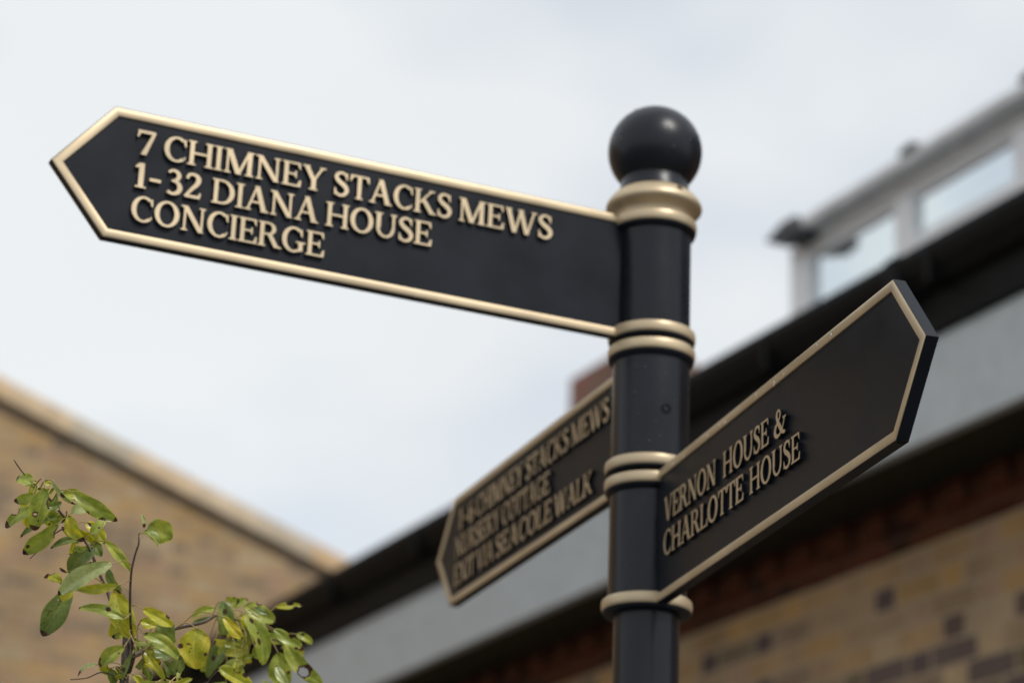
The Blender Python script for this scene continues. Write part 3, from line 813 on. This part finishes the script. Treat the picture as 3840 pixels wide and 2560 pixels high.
branch('left', [(648, 1405, 2.272, .0024), (620, 1340, 2.29, .0021), (566, 1278, 2.31, .0022), (540, 1180, 2.32, .0020), (518, 1115, 2.325, .0019), (482, 1035, 2.33, .0018), (425, 895, 2.335, .0018), (345, 800, 2.34, .0017), (290, 735, 2.34, .0015), (225, 655, 2.335, .0012), (172, 607, 2.33, .0010), (110, 545, 2.325, .0008), (68, 484, 2.32, .0006)], 'longest branch arching up to the left with clustered leaves')
branch('stub', [(620, 1345, 2.29, .0014), (590, 1310, 2.285, .0015), (562, 1280, 2.28, .0012)])
branch('twig', [(345, 800, 2.34, .0012), (270, 840, 2.335, .0008), (205, 905, 2.33, .0007), (145, 965, 2.325, .0005)], 'bare thin twig')
branch('lowtwig', [(604, 1560, 2.28, .0012), (505, 1515, 2.275, .0008), (420, 1543, 2.27, .0007), (342, 1550, 2.27, .0006)], 'bare thin twig low on the stem')
branch('right', [(640, 1440, 2.275, .0030), (690, 1415, 2.31, .0030), (745, 1360, 2.38, .0028), (800, 1320, 2.44, .0026), (870, 1298, 2.50, .0026), (990, 1272, 2.56, .0022), (1080, 1230, 2.62, .0018), (1190, 1290, 2.66, .0016), (1300, 1350, 2.70, .0013), (1400, 1370, 2.72, .0009)], 'blurred branch reaching to the right with hanging leaves')
branch('front', [(604, 1585, 2.28, .0024), (760, 1600, 2.25, .0020), (985, 1575, 2.23, .0014), (1030, 1535, 2.225, .0009), (1065, 1500, 2.225, .0006)], 'low branch along the bottom edge')
branch('front2', [(985, 1577, 2.232, .0014), (1150, 1640, 2.24, .0012), (1290, 1640, 2.235, .0010), (1370, 1610, 2.23, .0007)])

def leaf(key, bx, by, tx, ty, w, d, typ='g', roll=None, fold=None, curl=None, tilt=0.0, tip=0.12, holes=(), spots=(), pet=True, shape=0.42):
    """one leaf: stalk end and tip in picture units, apparent width w, blade folded along the midrib and curled"""
    rr = random.Random(int(bx * 131 + by * 17 + tx))
    B = P3(bx, by, d); Tt = P3(tx, ty, d + tilt)
    L = (Tt - B); ln = L.length; yv = L.normalized()
    view = ((B + Tt) / 2 - CAM).normalized()
    xv = yv.cross(-view).normalized()
    roll = rr.uniform(-0.6, 0.6) if roll is None else roll
    xv = (Matrix.Rotation(roll, 3, yv) @ xv).normalized()
    zv = xv.cross(yv)
    W = w / 1.296 / FPX * d / 2 / max(0.45, cos(roll))
    fold = rr.uniform(0.35, 0.8) if fold is None else fold + 0.2
    curl = rr.uniform(0.0, 0.35) if curl is None else curl
    nu, nv = 14, 44
    v, uvs, bl = [], [], []
    ph = rr.uniform(0, 6)
    def wid(t):
        if t <= 0 or t >= 1: return 0.0
        a = t ** (0.46 + shape * 0.2) * (1 - t) ** 0.60
        return a / 0.46
    for j in range(nv + 1):
        t = j / nv
        wj = W * wid(t) * (1 + 0.05 * (1 if j % 2 else -1) * (0.15 < t < 0.97)) * (1 + 0.09 * sin(t * 8 + ph))
        bend = curl * ln * (t * t - t * 0.3) - 0.06 * ln * sin(pi * t)
        for i in range(nu + 1):
            s = 2 * i / nu - 1
            u = abs(s) * wj * (1 + 0.10 * sin(ph * 3) * (1 if s > 0 else -1))
            x = u * cos(fold) * (1 if s > 0 else -1) + 0.07 * ln * sin(pi * t) * sin(ph * 5)
            z = u * sin(fold) - 0.25 * u * u / max(W, 1e-6) * sin(fold) + 0.13 * W * sin(8 * t + 3 * s + ph) * abs(s)
            v.append(xv * x + yv * (t * ln * (1 - 0.12 * abs(curl))) + zv * (z - bend))
            uvs.append((0.5 + 0.5 * s, t))
            k = max(0.0, min(1.0, 1.45 - (1 - t) / tip)) if tip > 0 else 0.0
            for hx_, hy_, hr in holes:
                q = math.hypot((s - hx_) * W / ln, t - hy_)
                k = max(k, 0.9 if q < hr + 0.035 else 0)
            for hx_, hy_, hr in spots:
                q = math.hypot((s - hx_) * W / ln, t - hy_)
                k = max(k, max(0.0, min(1.0, 1.5 - q / hr)))
            bl.append(k)
    f = []
    for j in range(nv):
        for i in range(nu):
            t = (j + .5) / nv; s = 2 * (i + .5) / nu - 1
            if any(math.hypot((s - a) * W / ln, t - b_) < c for a, b_, c in holes): continue
            f.append((j * (nu + 1) + i, j * (nu + 1) + i + 1, (j + 1) * (nu + 1) + i + 1, (j + 1) * (nu + 1) + i))
    o = mesh('leaf', v, f, LEAF[typ], None, smooth=True)
    me = o.data
    ul = me.uv_layers.new(name='UVMap'); ca = me.color_attributes.new('blight', 'FLOAT_COLOR', 'POINT')
    for lp in me.loops: ul.data[lp.index].uv = uvs[lp.vertex_index]
    for i, k in enumerate(bl): ca.data[i].color = (k, k, k, 1)
    bo, borg, bp = BR[key]
    put(o, B, bo, borg)
    # stalk from the nearest point of the branch to the base of the blade
    if pet:
        best = None
        for i in range(len(bp) - 1):
            for q in range(6):
                c = bp[i].lerp(bp[i + 1], q / 5)
                # the stalk leaves the branch a little below the blade
                dd = (c - B).length
                if best is None or dd < best[0]: best = (dd, c)
        c = best[1]
        if best[0] < 0.002: return o
        midp = (c + B) / 2 + Vector((0, 0, 0.12 * best[0])) - yv * 0.12 * best[0]
        po, porg = tube('leaf_stalk', [c, midp, B, B + yv * ln * 0.05], [.0007, .0005, .0005, .0004], PETIOLE, None, 6, 0)
        # the stalk belongs to the leaf's own mesh
        n0 = len(me.vertices)
        bm = bmesh.new(); bm.from_mesh(me)
        uvl = bm.loops.layers.uv.verify()
        add = []
        for vv in po.data.vertices: add.append(bm.verts.new(vv.co + porg - B))
        me.materials.append(PETIOLE)
        for pf in po.data.polygons:
            try:
                nf = bm.faces.new([add[i] for i in pf.vertices]); nf.material_index = 1; nf.smooth = True
            except ValueError: pass
        bm.to_mesh(me); bm.free()
        pm = po.data
        bpy.data.objects.remove(po); bpy.data.meshes.remove(pm)
    return o

LV = [
 # key, base, tip, width, depth, options
 ('left', 158, 600, 80, 560, 72, 2.325, dict(typ='g', tip=.12, fold=.2)),
 ('left', 160, 645, 62, 690, 56, 2.32, dict(typ='g', tip=.2, fold=.25)),
 ('left', 222, 622, 163, 832, 112, 2.30, dict(typ='g', fold=.35, curl=.1, tip=.13, holes=((-1.0, .30, .09), (.35, .62, .04)), spots=((-.2, .75, .03),))),
 ('left', 150, 715, 24, 812, 62, 2.33, dict(typ='g', tip=.18, fold=.2, holes=((.95, .45, .11),))),
 ('left', 280, 765, 98, 862, 42, 2.35, dict(typ='d', tip=.08)),
 ('left', 282, 795, 110, 945, 88, 2.325, dict(typ='g', fold=.15, tip=.1, holes=((-1.0, .12, .10),), spots=((.5, .8, .05),))),
 ('left', 196, 628, 268, 640, 42, 2.345, dict(typ='g', curl=.5)),
 ('left', 248, 605, 212, 590, 32, 2.345, dict(typ='y')),
 ('left', 258, 585, 352, 716, 40, 2.32, dict(typ='p', fold=.7, roll=.8, spots=((0.3, .55, .09),))),
 ('left', 300, 650, 412, 672, 66, 2.335, dict(typ='g', fold=.3, spots=((.4, .95, .07),))),
 ('left', 362, 640, 572, 786, 84, 2.318, dict(typ='g', fold=.22, curl=.18, tip=.08, roll=.15, spots=((1, .45, .04), (.9, .75, .06)))),
 ('left', 348, 742, 455, 705, 62, 2.345, dict(typ='p', fold=.15, tip=0)),
 ('left', 276, 650, 256, 785, 46, 2.355, dict(typ='d', tip=0)),
 ('left', 334, 752, 404, 888, 78, 2.315, dict(typ='y', fold=.35, tip=.16)),
 ('left', 420, 788, 512, 890, 74, 2.345, dict(typ='y', fold=.3, spots=((0, .12, .09), (.3, .3, .05)), tip=.06)),
 ('left', 398, 872, 234, 910, 40, 2.33, dict(typ='d', fold=.3, tip=.07)),
 ('left', 440, 862, 494, 955, 62, 2.36, dict(typ='d', tip=0)),
 ('left', 455, 908, 322, 1050, 106, 2.335, dict(typ='d', fold=.25, tip=0, roll=.1)),
 ('left', 508, 878, 638, 1022, 66, 2.33, dict(typ='g', fold=.55, roll=-.35, curl=.15, tip=0, spots=((0, .7, .025),))),
 ('mid', 545, 988, 272, 1142, 100, 2.235, dict(typ='p', fold=.28, curl=.12, tip=.06, roll=.12)),
 ('mid', 574, 1092, 352, 1112, 54, 2.24, dict(typ='y', fold=.3, curl=.15, tip=.03)),
 ('left', 360, 1118, 284, 1168, 44, 2.26, dict(typ='y', tip=.12, pet=False)),
 ('left', 526, 1014, 586, 1125, 54, 2.325, dict(typ='d', tip=0)),
 ('left', 345, 1110, 205, 1342, 122, 2.30, dict(typ='d', fold=.12, roll=.05, curl=.05, tip=.10, spots=((-1, .93, .05), (.2, .35, .02)))),
 ('left', 300, 1082, 212, 1048, 62, 2.33, dict(typ='y', holes=((1, .7, .14), (-1, .5, .1)), tip=.2)),
 ('left', 324, 1030, 288, 1008, 18, 2.34, dict(typ='d', tip=.9)),
 ('mid', 606, 1256, 373, 1184, 62, 2.245, dict(typ='g', fold=.35, roll=.3, tip=.04, spots=((.4, .38, .06),))),
 ('mid', 556, 1116, 650, 1350, 122, 2.275, dict(typ='y', fold=.15, curl=.05, roll=-.1, tip=0, spots=((-.8, .03, .08), (.1, .3, .02)))),
 ('mid', 575, 1252, 642, 1358, 58, 2.265, dict(typ='y', tip=0)),
 ('mid', 696, 1208, 850, 1292, 84, 2.245, dict(typ='y', fold=.55, roll=-.3, curl=.1, tip=.03, spots=((-.9, .72, .08),))),
 ('right', 685, 1262, 762, 1290, 60, 2.30, dict(typ='y', tip=0)),
 ('right', 782, 1276, 838, 1385, 100, 2.32, dict(typ='d', fold=.15, tip=0)),
 ('mid', 698, 1328, 880, 1452, 78, 2.24, dict(typ='g', fold=.3, roll=-.2, curl=.12, tip=.05)),
 ('mid', 650, 1366, 756, 1389, 20, 2.235, dict(typ='p', roll=1.0, fold=.2, tip=.05)),
 ('right', 748, 1395, 832, 1448, 76, 2.31, dict(typ='d', fold=.1, tip=0)),
 ('mid', 606, 1388, 474, 1490, 84, 2.24, dict(typ='g', fold=.4, curl=.2, tip=.1, spots=((.8, .85, .08), (-.6, .25, .04)))),
 ('trunk', 472, 1478, 364, 1523, 24, 2.27, dict(typ='p', roll=.9, tip=.25)),
 ('trunk', 528, 1496, 548, 1590, 72, 2.285, dict(typ='d', tip=0)),
 ('mid', 716, 1420, 806, 1566, 46, 2.24, dict(typ='y', fold=.6, roll=.3, curl=.15, tip=.1)),
 ('trunk', 645, 1422, 592, 1560, 34, 2.255, dict(typ='d', fold=.4, roll=.5, tip=0)),
 ('trunk', 650, 1528, 690, 1600, 56, 2.29, dict(typ='y', tip=0)),
 ('right', 872, 1425, 822, 1535, 76, 2.40, dict(typ='d', tip=.04)),
 ('right', 700, 1410, 780, 1480, 66, 2.31, dict(typ='y', tip=.1)),
 ('right', 955, 1300, 955, 1502, 156, 2.47, dict(typ='y', fold=.08, roll=.05, curl=.03, tip=0, spots=((.1, .48, .025), (.25, .56, .025), (-.85, .62, .05), (.85, .42, .07)))),
 ('right', 1048, 1205, 925, 1248, 50, 2.62, dict(typ='g', tip=0)),
 ('right', 1035, 1250, 930, 1270, 30, 2.63, dict(typ='d', tip=0)),
 ('right', 1082, 1168, 1092, 1345, 92, 2.58, dict(typ='d', fold=.2, tip=.05, spots=((0, .3, .08),))),
 ('right', 1086, 1246, 1186, 1354, 62, 2.49, dict(typ='y', fold=.3, tip=.06)),
 ('right', 1095, 1160, 1165, 1175, 60, 2.70, dict(typ='g', tip=.2)),
 ('right', 1130, 1195, 1205, 1160, 50, 2.71, dict(typ='g', tip=.1)),
 ('right', 1188, 1192, 1346, 1268, 98, 2.66, dict(typ='g', fold=.3, curl=.2, tip=.06, holes=((-1, .35, .06),))),
 ('right', 1338, 1198, 1472, 1190, 36, 2.70, dict(typ='y', tip=.1, holes=((-1, .55, .12), (1, .75, .08)))),
 ('right', 1196, 1232, 1292, 1482, 104, 2.62, dict(typ='g', fold=.35, curl=.08, tip=.02, spots=((0, .15, .06), (.3, .55, .07), (.0, .4, .03)))),
 ('right', 1155, 1345, 985, 1548, 88, 2.66, dict(typ='d', fold=.25, tip=.02, spots=((.2, .6, .05),))),
 ('right', 1330, 1306, 1482, 1408, 66, 2.64, dict(typ='g', fold=.3, spots=((-.8, .5, .08), (.6, .8, .06)))),
 ('right', 1385, 1360, 1572, 1580, 92, 2.66, dict(typ='g', fold=.25, curl=.15, tip=0, holes=((.3, .62, .09),), spots=((-.6, .62, .08),))),
 ('right', 1440, 1330, 1526, 1376, 48, 2.70, dict(typ='g', spots=((-.5, .3, .1),), tip=.05)),
 ('right', 1350, 1418, 1392, 1610, 116, 2.68, dict(typ='g', fold=.12, tip=0, spots=((-.7, .55, .05),))),
 ('right', 1250, 1262, 1300, 1345, 62, 2.72, dict(typ='p', tip=0)),
 ('right', 1190, 1378, 1212, 1480, 66, 2.68, dict(typ='y', tip=.1)),
 ('right', 1140, 1250, 1185, 1400, 60, 2.72, dict(typ='g', tip=.05)),
 ('right', 1060, 1330, 1105, 1280, 40, 2.70, dict(typ='g', tip=.0)),
 ('front', 1066, 1492, 1232, 1580, 92, 2.222, dict(typ='y', fold=.5, roll=-.25, curl=.15, tip=.03, holes=((-1, .45, .07),), spots=((-.9, .7, .08),))),
 ('front2', 1400, 1580, 1340, 1478, 52, 2.22, dict(typ='p', fold=.25, tip=.06)),
 ('front2', 1362, 1582, 1268, 1552, 34, 2.225, dict(typ='p', tip=0)),
 ('front', 850, 1572, 936, 1548, 40, 2.225, dict(typ='y', tip=0)),
 ('front', 1100, 1568, 1010, 1590, 40, 2.215, dict(typ='g', tip=0)),
 # the cupped leaf at the tip of the upright shoot: two halves folded open
 ('mid', 690, 838, 768, 905, 66, 2.246, dict(typ='p', fold=.9, roll=-.9, curl=.1, tip=.0, spots=((-.9, .02, .1),))),
 ('mid', 722, 800, 838, 868, 118, 2.25, dict(typ='g', fold=.1, curl=.1, roll=.1, tip=.0, pet=False, shape=.1)),
 ('mid', 700, 815, 688, 745, 22, 2.25, dict(typ='p', fold=.2, pet=False, spots=((0, .1, .2),), tip=0)),
]
for key, bx, by, tx, ty, w, d, kw in LV:
    leaf(key, bx, by, tx, ty, w, d, **kw)
# smaller leaves filling the clusters behind the ones above
rf = random.Random(5)
for bx, by, n, key, d, sx_, sy_ in ((190, 680, 10, 'left', 2.345, 85, 60), (400, 880, 8, 'left', 2.345, 60, 70), (430, 1060, 5, 'left', 2.34, 65, 50), (720, 1430, 15, 'right', 2.33, 110, 75),
                                   (1130, 1270, 18, 'right', 2.66, 120, 75), (1400, 1360, 5, 'right', 2.72, 60, 50), (1100, 1430, 14, 'right', 2.62, 140, 70), (590, 1270, 7, 'left', 2.31, 65, 80), (800, 1570, 8, 'front', 2.24, 120, 20),
                                   (560, 1520, 4, 'trunk', 2.29, 50, 40)):
    for i in range(n):
        x = bx + rf.uniform(-sx_, sx_); y = by + rf.uniform(-sy_, sy_)
        a = rf.uniform(0.1, 1.0) * pi if rf.random() < .75 else rf.uniform(-pi, 0)
        l = rf.uniform(55, 115)
        leaf(key, x, y, x + cos(a) * l, y + sin(a) * l * 0.9, l * rf.uniform(.42, .62), d + rf.uniform(-.02, .04), typ=rf.choice('ggydy'), tip=rf.choice([0, .08, .16]),
             tilt=rf.uniform(-.02, .03), spots=((rf.uniform(-.8, .8), rf.uniform(.2, .8), rf.uniform(.03, .07)),) if rf.random() < .5 else ())
# a drop hanging from the lowest leaf tip of the near leaf
bo, borg, bp = BR['mid']
dp = P3(285, 1168, 2.24)
dr_ = drop(bo, dp - borg, -fw, 0.0011); dr_['label'] = 'raindrop hanging from a leaf tip'
